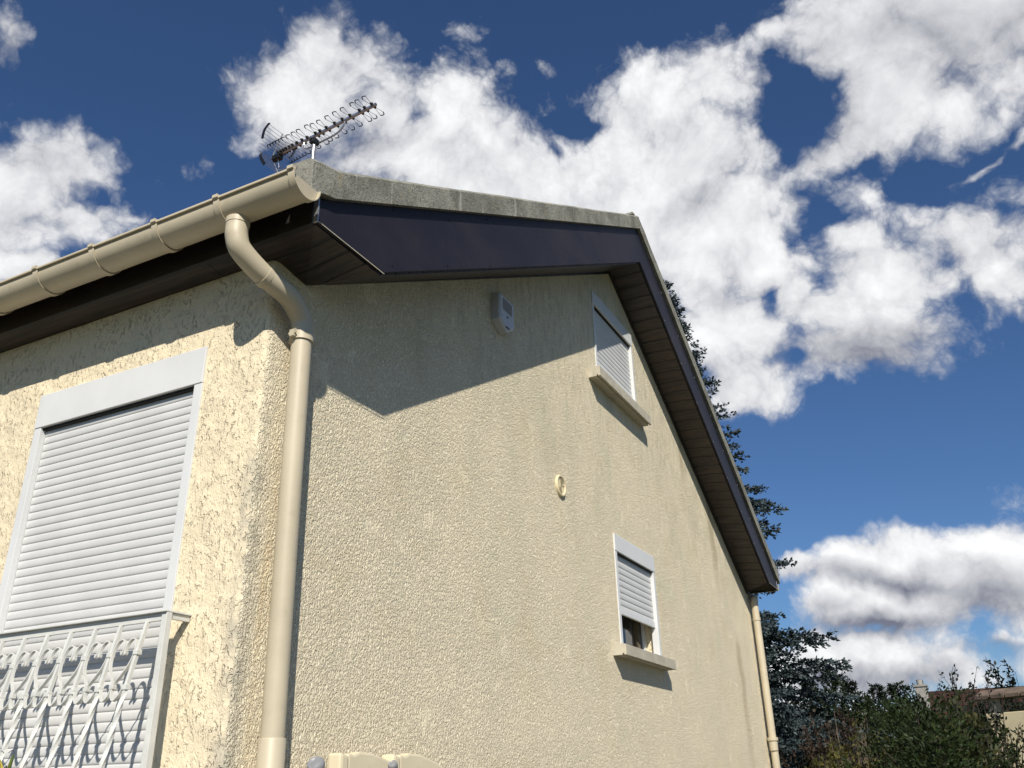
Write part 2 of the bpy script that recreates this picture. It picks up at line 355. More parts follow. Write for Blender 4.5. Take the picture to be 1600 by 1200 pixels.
# ------------------------------------------------------------------ the setting
gb = MB(); gb.add([(-700, -700, 0), (900, -700, 0), (900, 900, 0), (-700, 900, 0)], [(0, 1, 2, 3)])
tag(gb.build('ground', mground), kind='structure')
tb = MB(); tb.box((-4.5, -4.2, -.2), (0, 9, .02)); tb.box((0, -4.2, -.2), (9.5, -.0, .02))
mpave = simple('terrace_paving', (.15, .14, .12), .85, var=.2, scale=3, bmp=.003)
tag(tb.build('terrace', mpave), kind='structure')

# ------------------------------------------------------------------ the house
AX, ZS, SL, XB = 4.349, 3.722, .5695, .352          # ridge x, flat soffit height, roof slope, where the soffit starts to rise
OV, XE, XR = -.322, -.122, 8.66                       # verge overhang, eave fascia, far corner
YB = 9.4                                              # back of the house
def soff(x):
    x = x if x <= AX else 2*AX - x
    return max(ZS, ZS + SL * (x - XB))
XW = .205; ZW = ZS - .042
def wsoff(x):                                         # along the wall the boards fold a little nearer the corner
    x = x if x <= AX else 2*AX - x
    return max(ZW, ZW + (soff(AX) - ZW) * (x - XW) / (AX - XW))
house = empty('house', (0, 0, 0), 0, 'cream rough-rendered house with white roller shutters and a dark boxed roof edge', 'house')

# wall: gable front with two window openings, rounded near corner, facade with one opening
W1 = (3.975, 4.935, 2.53, 3.385); W2 = (3.85, 4.85, 4.735, 5.545); W3 = (.338, 1.415, 1.20, 3.362)
RC = .032
def wall():
    V = []; F = []; idx = {}
    def vid(p):
        k = tuple(round(q, 5) for q in p)
        if k not in idx: idx[k] = len(V); V.append(k)
        return idx[k]
    def quad(ps):
        ids = []
        for p in ps:
            i = vid(p)
            if i not in ids: ids.append(i)
        if len(ids) > 2: F.append(tuple(ids))
    # gable in columns
    xs = sorted({RC, XW, AX, 2*AX-XW, XR, W1[0], W1[1], W2[0], W2[1], 1.2, 2.2, 3.1, 5.8, 6.8, 7.8})
    zs = [0, 1.2, W1[2], W1[3], W2[2], W2[3], 3.0, 3.6]; zs = sorted(set(zs))
    TOP = .06
    for a, b_ in zip(xs, xs[1:]):
        ta, tb_ = wsoff(a) + TOP, wsoff(b_) + TOP; mid = (a + b_) / 2
        cz = [z for z in zs if z < min(ta, tb_) - .02]
        lev = [(z, z) for z in cz] + [(ta, tb_)]
        for (z0a, z0b), (z1a, z1b) in zip(lev, lev[1:]):
            zm = (z0a + z1a) / 2; hole = False
            for w in (W1, W2):
                if w[0] < mid < w[1] and w[2] - .001 <= z0a and z1a <= w[3] + .001: hole = True
            if not hole: quad([(a, 0, z0a), (b_, 0, z0b), (b_, 0, z1b), (a, 0, z1a)])
    # rounded corner
    arc = [(RC - RC*math.sin(k*PI/16), RC - RC*math.cos(k*PI/16)) for k in range(9)]
    fz = [0, 1.2, W3[2], W3[3], wsoff(0) + TOP]; fz = sorted(set(fz))
    cz = sorted(set(fz))
    for (a, b_) in zip(arc, arc[1:]):
        for z0, z1 in zip(cz, cz[1:]): quad([(a[0], a[1], z0), (b_[0], b_[1], z0), (b_[0], b_[1], z1), (a[0], a[1], z1)])
    ys = [RC, W3[0], W3[1], 2.4, 5, YB]
    for a, b_ in zip(ys, ys[1:]):
        for z0, z1 in zip(fz, fz[1:]):
            if a >= W3[0] - .001 and b_ <= W3[1] + .001 and z0 >= W3[2] - .001 and z1 <= W3[3] + .001: continue
            quad([(0, b_, z0), (0, a, z0), (0, a, z1), (0, b_, z1)])
    # the two hidden sides
    quad([(XR, 0, 0), (XR, YB, 0), (XR, YB, wsoff(XR)), (XR, 0, wsoff(XR))])
    quad([(XR, YB, 0), (0, YB, 0), (0, YB, wsoff(0)), (AX, YB, wsoff(AX)), (XR, YB, wsoff(XR))])
    # reveals
    D = .22
    for w in (W1, W2):
        x0, x1, z0, z1 = w
        for (p, q) in (((x0, z0), (x1, z0)), ((x1, z0), (x1, z1)), ((x1, z1), (x0, z1)), ((x0, z1), (x0, z0))):
            quad([(p[0], 0, p[1]), (q[0], 0, q[1]), (q[0], D, q[1]), (p[0], D, p[1])])
    y0, y1, z0, z1 = W3
    for (p, q) in (((y0, z0), (y1, z0)), ((y1, z0), (y1, z1)), ((y1, z1), (y0, z1)), ((y0, z1), (y0, z0))):
        quad([(0, p[0], p[1]), (0, q[0], q[1]), (D, q[0], q[1]), (D, p[0], p[1])])
    me = bpy.data.meshes.new('wall'); me.from_pydata(V, [], F); me.materials.append(mwall)
    bm = bmesh.new(); bm.from_mesh(me); bmesh.ops.recalc_face_normals(bm, faces=bm.faces); bm.to_mesh(me); bm.free()
    me.polygons.foreach_set('use_smooth', [True] * len(me.polygons)); me.set_sharp_from_angle(angle=R(35))
    return link(bpy.data.objects.new('wall', me), house)
wall()

# soffit: boarded box, horizontal at the eave and following the roof above
def soffit():
    m = MB(); rows = ((OV + .022, XB, ZS), (0.0, XW, ZW), (.30, XW, ZW)); vs = []
    for y, xf, zf in rows:
        pf = [(XE + .012, ZS), (xf, zf), (AX, soff(AX)), (2*AX-xf, zf), (2*AX-XE-.012, ZS)]
        vs += [(x, y, z) for x, z in pf] + [(x, y, z + .018) for x, z in pf[::-1]]
    fs = [tuple(range(10)), tuple(range(29, 19, -1))] + [(r_*10+i, r_*10+(i+1) % 10, (r_+1)*10+(i+1) % 10, (r_+1)*10+i) for r_ in range(2) for i in range(10)]
    m.add(vs, fs); m.build('soffit', msof, house)
    m = MB(); m.prism([(XE+.012, ZS), (XW, ZW), (XW, ZW+.018), (XE+.012, ZS+.018)], 1, .302, YB + .3)
    m.build('soffit', msof, house)
    m = MB()                                                   # thin trim where the boards meet the gable wall
    pr = [(.33, wsoff(.33)), (AX, soff(AX)), (2*AX-XW, ZW), (XR, ZW)]
    lo = [(x, z - (.022 if x > .4 else .002)) for x, z in pr]; m.prism(lo + [(x, z + .004) for x, z in pr][::-1], 1, -.022, -.001)
    m.build('trim', mtrim, house)
soffit()
# eave fascia behind the gutter
m = MB(); m.box((XE - .012, OV + .02, ZS - .01), (XE + .010, YB + .3, ZS + .135)); m.build('eave_fascia', mtrim, house)
m = MB(); m.box((2*AX - XE - .010, OV + .02, ZS - .01), (2*AX - XE + .012, YB + .3, ZS + .135)); m.build('eave_fascia', mtrim, house)
# navy bargeboards, one per slope, with butt-jointed boards and screw heads
def barge(sign):
    X_ = (lambda x: x) if sign > 0 else (lambda x: 2*AX - x)
    tp = lambda x: 3.833 + .5695 * (x + .117)
    pts = [(XE + .004, ZS + .004), (XB, ZS + .012), (AX, soff(AX) + .012), (AX, tp(AX)), (XE + .004, tp(XE + .004))]
    m = MB(); m.prism([(X_(x), z) for x, z in pts], 1, OV, OV + .02)
    o = m.build('bargeboard', mnavy, house, bevel=.0015)
    for x in np.arange(.45, 4.2, .47):
        for dz in (.03, .33):
            m = MB()
            z = soff(x) + dz + random.uniform(-.008, .008); xx = X_(x + random.uniform(-.05, .05))
            m.sweep([(xx, OV - .001, z), (xx, OV - .004, z)], [(.0055*math.cos(k*PI/3), .0055*math.sin(k*PI/3)) for k in range(6)]); m.build('screw_head', msteel if sign < 0 else mtrim, o)
    e = MB(); e.box((X_(XE - .004) - .002, OV - .004, ZS - .004), (X_(XE - .004) + .006, OV + .03, ZS + .112)); e.build('edge_strip', msteel, o)
    # thin pale metal drip edge along the eave return
    e = MB(); e.box((X_(XE), OV - .0025, ZS + .0), (X_(XB), OV - .001, ZS + .004)); e.build('edge_strip', mstone, o)
barge(1); barge(-1)
# roof: slabs, concrete verge, ridge tile
def roof():
    m = MB(); uv = []
    for s in (1, -1):
        X_ = (lambda x: x) if s > 0 else (lambda x: 2*AX - x)
        zt = lambda x: 3.95 + .5645 * (x + .13)
        x0, x1 = -.30, AX
        m.add([(X_(x0), OV+.10, zt(x0)), (X_(x1), OV+.10, zt(x1)), (X_(x1), YB+.3, zt(x1)), (X_(x0), YB+.3, zt(x0)),
               (X_(x0), OV+.10, zt(x0)-.05), (X_(x1), OV+.10, zt(x1)-.05), (X_(x1), YB+.3, zt(x1)-.05), (X_(x0), YB+.3, zt(x0)-.05)],
              [(0,1,2,3),(4,7,6,5),(0,4,5,1),(3,2,6,7),(0,3,7,4)])
    o = m.build('roof', mroof, house)
    ul = o.data.uv_layers.new(name='UV')
    for l in o.data.loops:
        p = o.data.vertices[l.vertex_index].co; ul.data[l.index].uv = (p.y, p.x * 1.15)
    for s in (1, -1):
        X_ = (lambda x: x) if s > 0 else (lambda x: 2*AX - x)
        vm = MB(); n = 60; path = []; prof = []
        for i in range(n + 1):
            x = -.205 + (AX + .205) * i / n
            lip = .05 * math.exp(-((x + .205) / .12) ** 2)
            w = .0015 * math.sin(x * 5.3) + random.uniform(-.001, .001)
            zb = 3.834 + .5695 * (x + .117) ; zt = zb + .150 + w + lip
            if x < -.117: zb += .02
            prof.append([(OV - .028, zb), (OV - .030 + random.uniform(-.002, .002), zt - .02), (OV - .012, zt), (OV + .085, zt + .008), (OV + .095, zt - .02), (OV + .095, zb)]); path.append(x)
        vs = [(X_(x), y, z) for x, pr in zip(path, prof) for (y, z) in pr]; k = 6; fs = []
        for i in range(n):
            for j in range(k): fs.append((i*k+j, i*k+(j+1) % k, (i+1)*k+(j+1) % k, (i+1)*k+j))
        fs += [tuple(range(k)), tuple(n*k+j for j in range(k))]
        vm.add(vs, fs); vm.build('verge', mconc, o)
    rm = MB(); pr = [(.10*math.cos(a), .06*math.sin(a)) for a in np.linspace(PI, 0, 9)]
    pr2 = [(x, z) for x, z in pr] + [(x*.85, z*.85 - .01) for x, z in pr[::-1]]
    rm.prism([(AX + x, 6.497 + z) for x, z in pr2], 1, OV + .01, YB + .3); rm.build('ridge_tile', mconc, o)
roof()

# --------------------------------------------------- roller shutter windows
def shutter_profile(pitch, n, d):
    pts = []
    for i in range(n):
        z0 = -i * pitch
        for k in range(7):
            s = k / 6; pts.append((d * (math.sin(PI * min(1, s * 1.0)) ** .6 if 0 < s < 1 else 0), z0 - s * pitch * .93))
        pts.append((-.0025, z0 - pitch * .965))
    return pts
def window(label, org, u, n, width, ztop, boxh, zsh, zbot, pitch, gw, gap=.012, sill=None):
    """org: left foot of the opening seen from outside; u: along the wall; n: outward"""
    w = empty('window', (0, 0, 0)); w.parent = house; tag(w, label)
    u = Vector(u); n = Vector(n)
    def pt(a, dpt, z): return org + u * a + n * dpt + Vector((0, 0, z - org.z))
    def bx(m, a0, a1, d0, d1, z0, z1):
        c = [pt(a, dd, z) for z in (z0, z1) for (a, dd) in ((a0, d0), (a1, d0), (a1, d1), (a0, d1))]
        m.add(c, [(0,3,2,1),(4,5,6,7),(0,1,5,4),(1,2,6,5),(2,3,7,6),(3,0,4,7)]); return m
    b0 = ztop - boxh
    bx(MB(), 0, width, -.12, .012, b0, ztop).build('shutter_box', mbox, w, bevel=.003)
    bx(MB(), gw, width - gw, -.118, -.004, b0 - gap, b0 - .001).build('gap', mdark, w)
    for a in (0, width - gw):
        g = MB(); bx(g, a, a + gw, -.05, .008, zbot + .005, b0 - .001); g.build('guide_rail', mbox, w, bevel=.002)
    ns = int((b0 - gap - zsh) / pitch) + 1
    pr = shutter_profile(pitch, ns, .0032); zt = b0 - .006
    pr = [(d, z) for d, z in pr if zt + z >= zsh + .045]
    m = MB(); vs = []; fs = []
    for (d, z) in pr: vs += [pt(gw + .002, -.024 + d, zt + z), pt(width - gw - .002, -.024 + d, zt + z)]
    for i in range(len(pr) - 1): fs.append((2*i, 2*i+1, 2*i+3, 2*i+2))
    k = len(vs); zl = zt + pr[-1][1]
    vs += [pt(gw + .002, -.036, zt), pt(width-gw-.002, -.036, zt), pt(gw + .002, -.036, zl), pt(width-gw-.002, -.036, zl)]; fs.append((k, k+2, k+3, k+1))
    m.add(vs, fs); so_ = m.build('shutter', mshut, w, smooth=True, sharp=50, recalc=False)
    bx(MB(), gw + .003, width - gw - .003, -.034, -.014, zsh, zl - .001).build('end_bar', mbox, so_, bevel=.003)
    return w, pt, bx
u_, n_ = (1, 0, 0), (0, -1, 0)
wa, pt, bx = window('half-lowered white roller shutter on the lower gable window with its pane showing below', Vector((W1[0], 0, W1[2])), u_, n_, W1[1]-W1[0], W1[3], .135, 2.775, W1[2], .050, .045)
bx(MB(), 0, W1[1]-W1[0], -.235, -.221, W1[2], W1[3]).build('back_panel', mdark, wa)
f = MB(); W = W1[1] - W1[0] - .002
for (a0, a1, z0, z1) in ((.0, W, W1[2]+.001, W1[2]+.055), (0, .05, W1[2]+.056, W1[3]-.14), (W-.05, W, W1[2]+.056, W1[3]-.14)): bx(f, a0, a1, -.17, -.12, z0, z1)
fr = f.build('frame', mbox, wa, bevel=.004)
bx(MB(), .051, W-.051, -.15, -.14, W1[2]+.056, W1[3]-.14).build('glass', mglass, fr)
wb, pt, bx = window('nearly closed white roller shutter on the upper gable window under the roof peak', Vector((W2[0], 0, W2[2])), u_, n_, W2[1]-W2[0], W2[3], .125, 4.845, W2[2], .046, .035)
bx(MB(), 0, W2[1]-W2[0], -.235, -.06, W2[2], W2[3]-.13).build('back_panel', mdark, wb)
def sill(w, x0, x1, zt, zb):
    m = MB(); pr = [(.001, zt + .02), (-.105, zt), (-.105, zb), (-.088, zb), (-.084, zb + .012), (-.076, zb + .012), (-.072, zb), (.001, zb)]
    m.prism(pr, 0, x0, x1); m.build('sill', mstone, w, bevel=.002)
sill(wa, 3.80, 4.99, 2.51, 2.435); sill(wb, 3.66, 4.93, 4.70, 4.615)
wc, pt, bx = window('tall closed white roller shutter behind the iron guard rail', Vector((0, W3[0], W3[2])), (0, 1, 0), (-1, 0, 0), W3[1]-W3[0], W3[3], .172, 1.215, W3[2], .0372, .046)
bx(MB(), 0, W3[1]-W3[0], -.235, -.221, W3[2], W3[3]).build('back_panel', mdark, wc)

# --------------------------------------------------- gutter and downpipes
GX, GZ, GR = -.266, 3.808, .0765
def gutter(cx, sgn, y0, y1, marks):
    g = empty('gutter', (0, 0, 0)); g.parent = house
    m = MB(); o_ = []; i_ = []
    for k in range(19):
        a = PI + PI * k / 18; o_.append((GR*math.cos(a), GR*math.sin(a))); i_.append(((GR-.003)*math.cos(a), (GR-.003)*math.sin(a)))
    bead = [(-GR - .004 + .008*math.cos(a), .006 + .008*math.sin(a)) for a in np.linspace(-.5*PI, 1.2*PI, 9)]
    pr = bead[::-1] + o_ + i_[::-1]
    vs = []; P = [(cx + sgn*x, z + GZ) for x, z in pr]; n = len(P)
    for y in (y0, y1): vs += [(x, y, z) for x, z in P]
    m.add(vs, [(i, (i+1) % n, (i+1) % n + n, i+n) for i in range(n)]); ch = m.build('channel', mpipe, g, smooth=True, sharp=50)
    m = MB(); m.prism([(cx + sgn*x*1.02, z*1.02 + GZ) for x, z in o_], 1, y0 - .006, y0 + .001); m.build('end_cap', mpipe, g)
    for y in marks:
        b_ = MB(); rr = GR + .0065; pts = [(rr*math.cos(a), rr*math.sin(a)) for a in np.linspace(PI*.965, 2*PI*1.0, 19)]
        pr = pts + [(x*.955, z*.955) for x, z in pts[::-1]]
        b_.prism([(cx + sgn*x, z + GZ) for x, z in pr], 1, y - .016, y + .016)
        b_.box((cx - sgn*(GR + .017), y - .014, GZ + .004), (cx - sgn*(GR - .004), y + .014, GZ + .0185))
        b_.build('joint_collar', mpipe, g, smooth=True)
marks = [at(px, py, 0, -.335).y for px, py in ((457, 283), (340, 325), (243, 362), (145, 398), (56, 437))]
step = marks[4] - marks[3]
gutter(GX, 1, -.362, YB + .3, marks + [marks[4] + step * k for k in range(1, 18)])
gutter(2*AX - GX, -1, -.30, YB + .3, [-.2, .6, 1.6])

dp = empty('downpipe', (0, 0, 0)); dp.parent = house; tag(dp, 'beige downpipe with a swan-neck bend at the near corner of the house')
yo = at(372, 345, 0, GX).y
xt, xb = .120, .150; yp = -.078
m = MB(); m.tube(smooth_path([(GX, yo, GZ-.072), (GX, yo, 3.70), (GX+.003, yo-.002, 3.655), (GX+.03, yo-.008, 3.605), (-.13, yo-.03, 3.545), (-.0, yo-.055, 3.505), (.075, yp-.0, 3.468), (xt-.008, yp, 3.43), (xt, yp, 3.385), (xt, yp, 3.355)], 8), .0465, 24)
sw = m.build('swan_neck', mpipe, dp, smooth=True)
for (p, d) in (((GX, yo, 3.725), (0, 0, 1)), ((-.115, yo-.032, 3.538), (.75, -.1, -.25))):
    d = Vector(d).normalized(); p = Vector(p); q = MB(); q.tube([p - d*.012, p + d*.012], .049, 24); q.build('seam', mpipe, sw, smooth=True)
m = MB(); m.tube([(xt, yp, 3.36), (xt*.5 + xb*.5, yp, 2.5), (xb, yp, 1.76)], .0435, 24); m.build('pipe', mpipe, dp, smooth=True)
m = MB(); m.tube([(xb, yp, 1.765), (xb, yp, 1.76), (xb + .012, yp, .02)], [.046, .049, .049], 24); m.build('sleeve', mpipe, dp, smooth=True)
m = MB(); m.tube([(xt, yp, 3.368), (xt, yp, 3.332)], .0505, 24); m.box((xt - .066, yp - .012, 3.336), (xt - .048, yp + .012, 3.366)); m.box((xt + .045, yp - .012, 3.336), (xt + .062, yp + .012, 3.366)); m.box((xt - .006, yp + .05, 3.342), (xt + .006, .01, 3.36))
m.tube([(xt-.060, yp-.02, 3.351), (xt-.060, yp+.02, 3.351)], .005, 8); m.build('clamp', mpipe, dp, smooth=True)
dq = empty('downpipe', (0, 0, 0)); dq.parent = house; tag(dq, 'straight beige downpipe on the far corner of the gable')
fx, fy = 8.56, -.072
m = MB(); m.tube([(fx, fy, 3.55), (fx, fy, 1.99)], .043, 20); m.build('pipe', mpipe, dq, smooth=True)
m = MB(); m.tube([(fx+.01, fy, 1.985), (fx+.02, fy, .02)], .043, 20); m.build('pipe', mpipe, dq, smooth=True)
m = MB(); m.tube([(fx, fy, 2.02), (fx, fy, 1.985), (fx, fy, 1.98), (fx, fy, 1.88)], [.062, .062, .05, .048], 20); m.build('collar', mpipe, dq, smooth=True)
m = MB(); m.tube([(fx, fy, 3.36), (fx, fy, 3.33)], .049, 20); m.build('clamp', mpipe, dq, smooth=True)
m = MB(); m.tube(smooth_path([(2*AX-GX, .1, GZ-.07), (2*AX-GX, .08, 3.68), (8.8, 0, 3.62), (fx+.03, fy, 3.60), (fx, fy, 3.54)], 6), .044, 20); m.build('swan_neck', mpipe, dq, smooth=True)

# --------------------------------------------------- alarm siren
s_ = empty('alarm_siren', (1.985, 0, 4.452), 0, 'white alarm siren box with louvred front high on the gable wall under the roof edge', 'alarm siren')
m = MB(); O = [(0, -.12), (0, .13), (.18, .13), (.18, -.12), (.09, -.20)]
def ring(pts, y, s): cx = .09; cz = -.02; return [(cx + (x-cx)*s, y, cz + (z-cz)*s) for x, z in pts]
vs = ring(O, -.001, 1) + ring(O, -.088, .98) + ring(O, -.105, .86); n = 5; fs = [tuple(reversed(range(5))), tuple(range(10, 15))]
for r_ in range(2): fs += [(r_*n+i, r_*n+(i+1) % n, (r_+1)*n+(i+1) % n, (r_+1)*n+i) for i in range(n)]
m.add(vs, fs); m.build('case', msir, s_, bevel=.003)
g = MB()
for k in range(9): g.box((.035, -.110, .085 - k*.0125), (.145, -.1045, .0885 - k*.0125))
g.build('louvre', mgrey, s_)
m = MB(); m.tube([(.09, -.104, -.060), (.09, -.111, -.060)], .008, 12); m.build('lock', mblk, s_)
m = MB(); m.box((.07, -.09, -.165), (.11, -.108, -.150)); m.build('tamper_slot', mtrim, s_)

s_.scale = (1.2, .62, .80)
# --------------------------------------------------- round wall vent
vn = empty('wall_vent', (2.972, 0, 3.497), 0, 'small round cream ventilation grille between the two gable windows', 'vent')
m = MB(); R0 = .078; vs = []; fs = []; sg = 40
prof = [(R0, -.001), (R0, -.014), (R0-.004, -.018), (R0-.014, -.018), (R0-.016, -.010), (.001, -.010)]
for (r_, y) in prof: vs += [(r_*math.cos(2*PI*k/sg), y, r_*math.sin(2*PI*k/sg)) for k in range(sg)]
for i in range(len(prof)-1): fs += [(i*sg+k, i*sg+(k+1) % sg, (i+1)*sg+(k+1) % sg, (i+1)*sg+k) for k in range(sg)]
m.add(vs, fs); m.build('rim', mcream, vn, smooth=True)
for q, rot in ((0, .9), (1, .9 + PI)):
    d = MB(); pts = [(0, 0)] + [(.058*math.cos(rot + a), .058*math.sin(rot + a)) for a in np.linspace(-.75, .75, 12)]
    d.prism([(x, z) for x, z in pts], 1, -.0125, -.0105); d.build('opening', mtrim, vn)
    l = MB()
    for k in range(1, 7):
        r_ = k*.0085; l.sweep([(r_*math.cos(rot+a), -.014, r_*math.sin(rot+a)) for a in np.linspace(-.74, .74, 8)], [(-.0012, -.002), (.0012, -.002), (.0012, .002), (-.0012, .002)])
    l.build('louvre', mcream, vn)

# --------------------------------------------------- iron guard in front of the tall shutter
gd = empty('window_guard', (0, 0, 1.2), 0, 'white wrought iron window guard with scrolls and twisted bars', 'railing')
GO = Vector((0, 0, 1.2))
def gmb(): return MB()
def gbuild(m, name, parent=gd, **k):
    m.v = [(x, y, z - 1.2) for x, y, z in m.v]; return m.build(name, mrail, parent, **k)
ZR = 2.194; YG0, YG1 = .246, 1.50
m = gmb(); m.box((-.128, YG0 - .014, ZR + .006), (-.084, YG1 + .014, ZR + .013)); m.box((-.0835, YG0 - .014, ZR + .006), (-.001, YG0 + .014, ZR + .013)); m.box((-.0835, YG1 - .014, ZR + .006), (-.001, YG1 + .014, ZR + .013)); gbuild(m, 'handrail', bevel=.002)
m = gmb(); m.box((-.112, YG0 + .014, ZR - .022), (-.098, YG1 - .014, ZR + .0055)); m.box((-.094, YG0 - .007, ZR - .016), (-.001, YG0 + .007, ZR + .0055)); gbuild(m, 'upper_bar', bevel=.0015)
for y in (YG0, YG1):
    m = gmb(); m.box((-.118, y - .013, 1.22), (-.092, y + .013, ZR + .0055)); gbuild(m, 'post', bevel=.002)
def bow(z): s = min(1, max(0, (ZR - z) / .62)); return -.105 - .125 * (s * (1.25 - .25*s))
NB = 9; sp_ = .1365; yb = [.335 + sp_ * k for k in range(NB)]; yb = [y for y in yb if y < YG1 - .03]
zu, zl_ = 2.062, 1.940
m = gmb(); m.box((bow(1.26) - .006, YG0 + .014, 1.255), (bow(1.26) + .008, YG1 - .014, 1.27)); m.box((bow(1.26), YG0-.007, 1.255), (-.001, YG0+.007, 1.27)); gbuild(m, 'lower_bar')
def sq(a): return [(-a, -a), (a, -a), (a, a), (-a, a)]
for y in yb:
    m = gmb(); zz = [ZR - .02 - i * .02 for i in range(8)]; zz = [z for z in zz if z > zl_] + [zl_]
    m.sweep([(bow(z), y, z) for z in zz], sq(.0065))
    zz = list(np.linspace(zl_ + .001, 1.272, 70)); tw = [2*PI*1.9*(zl_ - z)/(zl_ - 1.272) for z in zz]
    m.sweep([(bow(z), y, z) for z in zz], sq(.0068), twist=tw); gbuild(m, 'bar')
    for z in (zu, zl_):
        m = gmb(); x = bow(z); m.box((x - .012, y - .011, z - .009), (x + .012, y + .011, z + .009)); gbuild(m, 'collar', bevel=.002)
strap = [(-.002, -.0065), (.002, -.0065), (.002, .0065), (-.002, .0065)]
def scroll(y0, s):
    """strap from the curl at mid gap, over, past the upper collar, across to the mid collar and round to the lower collar"""
    L = sp_ * s; P = []
    pts = [(.405, .008), (.425, -.004), (.462, .008), (.455, .030), (.39, .046), (.30, .053), (.18, .046), (.10, .024), (.082, .0), (.10, -.022), (.17, -.050), (.33, -.082), (.455, -.105), (.475, -.128), (.43, -.152), (.30, -.166), (.17, -.150), (.085, -.124)]
    P = [(bow(zu + dz) , y0 + L * a, zu + dz) for a, dz in pts]
    return smooth_path(P, 5)
for y in yb + [yb[-1] + sp_]:
    for s in (-1, 1):
        if (y == yb[0] and s == -1) or (y > yb[-1] and s == 1): continue
        m = gmb(); m.sweep(scroll(y, s), strap, up=(0, 1, 0)); gbuild(m, 'scroll')
for a in yb[:]:
    ym = a + sp_/2; z = zu - .118; x = bow(z); m = gmb(); m.box((x - .009, ym - .010, z - .007), (x + .009, ym + .010, z + .007)); gbuild(m, 'collar', bevel=.0015)

# --------------------------------------------------- butterfly ornament fixed on the bars
mgw, t, b, oc = mat('green_yellow_enamel', (.05, .2, .03), .18)
sx = t.node('ShaderNodeSeparateXYZ', {0: oc}); c = t.mix(t.ss(t.math('ADD', sx.outputs[1], t.math('MULTIPLY', t.noise(oc, 30, 3), .02)), -.018, .012), (.015, .11, .015), (.42, .34, .06))
wv = t.node('ShaderNodeTexWave', {'Vector': t.scalev(oc, (1, 1.4, 1)), 'Scale': 40, 'Distortion': 4.0, 'Detail': 2}).outputs['Fac']
c = t.mix(t.ss(wv, .75, .95, 0, .7), c, (.12, .07, .01)); setc(t, b, c)
bp = at(29, 1181, 0, -.262); bf = empty('butterfly_ornament', (-.262, bp.y + .05, bp.z - .068), 0, 'green and yellow butterfly ornament with black wire feelers on the window guard', 'ornament')
def wing(sgn):
    pts = [(0, .0), (-.012*sgn, .03), (-.030*sgn, .060), (-.046*sgn, .071), (-.054*sgn, .066), (-.052*sgn, .050), (-.044*sgn, .030), (-.040*sgn, .010), (-.044*sgn, -.015), (-.032*sgn, -.035), (-.012*sgn, -.03), (0, -.012)]
    m = MB(); n = len(pts); vs = [(-abs(y)*.35 - .004, y, z) for y, z in pts] + [(-abs(y)*.35, y, z) for y, z in pts]
    m.add(vs, [tuple(range(n)), tuple(reversed(range(n, 2*n)))] + [(i, i+n, (i+1) % n+n, (i+1) % n) for i in range(n)]); m.build('wing', mgw, bf)
wing(1); wing(-1)
m = MB(); m.tube([(-.004, 0, -.04), (-.006, 0, -.02), (-.007, 0, .01), (-.006, 0, .03), (-.004, 0, .038)], [.002, .004, .005, .005, .003], 10); m.build('body', mblk, bf, smooth=True)
for s in (1, -1):
    m = MB(); m.tube(smooth_path([(-.012, -.040*s, .068), (-.014, -.043*s, .080), (-.014, -.034*s, .087), (-.014, -.022*s, .084), (-.014, -.012*s, .078)], 5), .0011, 6); m.build('feeler', mblk, bf)

# --------------------------------------------------- two upright loungers against the gable wall
def lounger(x0, label, fr=1.0, fx=0.0):
    L = empty('sun_lounger', (x0, -.19, 0.02), 0, label, 'sun lounger', 'cream loungers stood on end against the gable wall')
    for side in (0, 1):
        m = MB(); xa, xb_ = (.0, .05) if side == 0 else (.50, .55)
        top = 1.70 if side == 0 else 1.60
        m.prism([(xa, .02), (xb_, .02), (xb_, top-.012 if side == 0 else top-.03), (xa, top)], 1, -.035, .03); m.build('side_rail', mchair, L, bevel=.012)
    m = MB(); m.prism([(.049, 1.52), (.501, 1.45), (.501, 1.605), (.33, 1.672), (.20, 1.700), (.12, 1.703), (.085, 1.692), (.049, 1.697)], 1, -.03, .02); m.build('headrest', mchair, L, bevel=.01)
    for k in range(14):
        z = .12 + k * .097; m = MB(); m.box((.051, -.018, z), (.499, -.002, z + .075)); m.build('slat', mchair, L, bevel=.004)
    m = MB(); m.tube(smooth_path([(-.165 + fx, -.10, 1.662), (-.158 + fx, -.097, 1.655), (-.115 + fx, -.07, 1.61), (.01, -.02, 1.50)], 4), [x*fr for x in [.010, .020, .025, .028]+[.031]*9], 14); m.build('foot', mgrey, L, smooth=True)
    return L
lounger(.36, 'cream resin lounger stood upright next to the near downpipe, its grey foot sticking up', 1.0, -.06)
lounger(.70, 'cream resin lounger stood upright, the farther of two from the near downpipe', .62, .06)

# --------------------------------------------------- TV antenna on its mast
AXX = 2.35
A0 = at(430, 243, 0, AXX); A1 = at(588, 163, 0, AXX)
bd = Vector((-.094, -.9955, 0)); mastp = at(490, 234, 0, AXX)
def onboom(px, py):        # nearest point of the horizontal boom line to a sight line
    base = at(540, 187.5, 0, AXX); d = ray(px, py); nrm = d.cross(Vector((0, 0, 1)).cross(bd)); 
    w0 = base - CAM; a = bd.dot(bd); b_ = bd.dot(d); c_ = d.dot(d); dd = bd.dot(w0); e = d.dot(w0)
    s = (b_*e - c_*dd) / (a*c_ - b_*b_); return base + bd * s
P0 = onboom(424, 246); P1 = onboom(588, 163); BL = (P1 - P0).length
an = empty('tv_antenna', (mastp.x, mastp.y, 5.2), 0, 'rake-shaped TV antenna on a short mast above the roof corner', 'antenna')
OA = Vector((mastp.x, mastp.y, 5.2))
def ab(m, name, mt, parent=an, **k):
    m.v = [tuple(Vector(p) - OA) for p in m.v]; return m.build(name, mt, parent, **k)
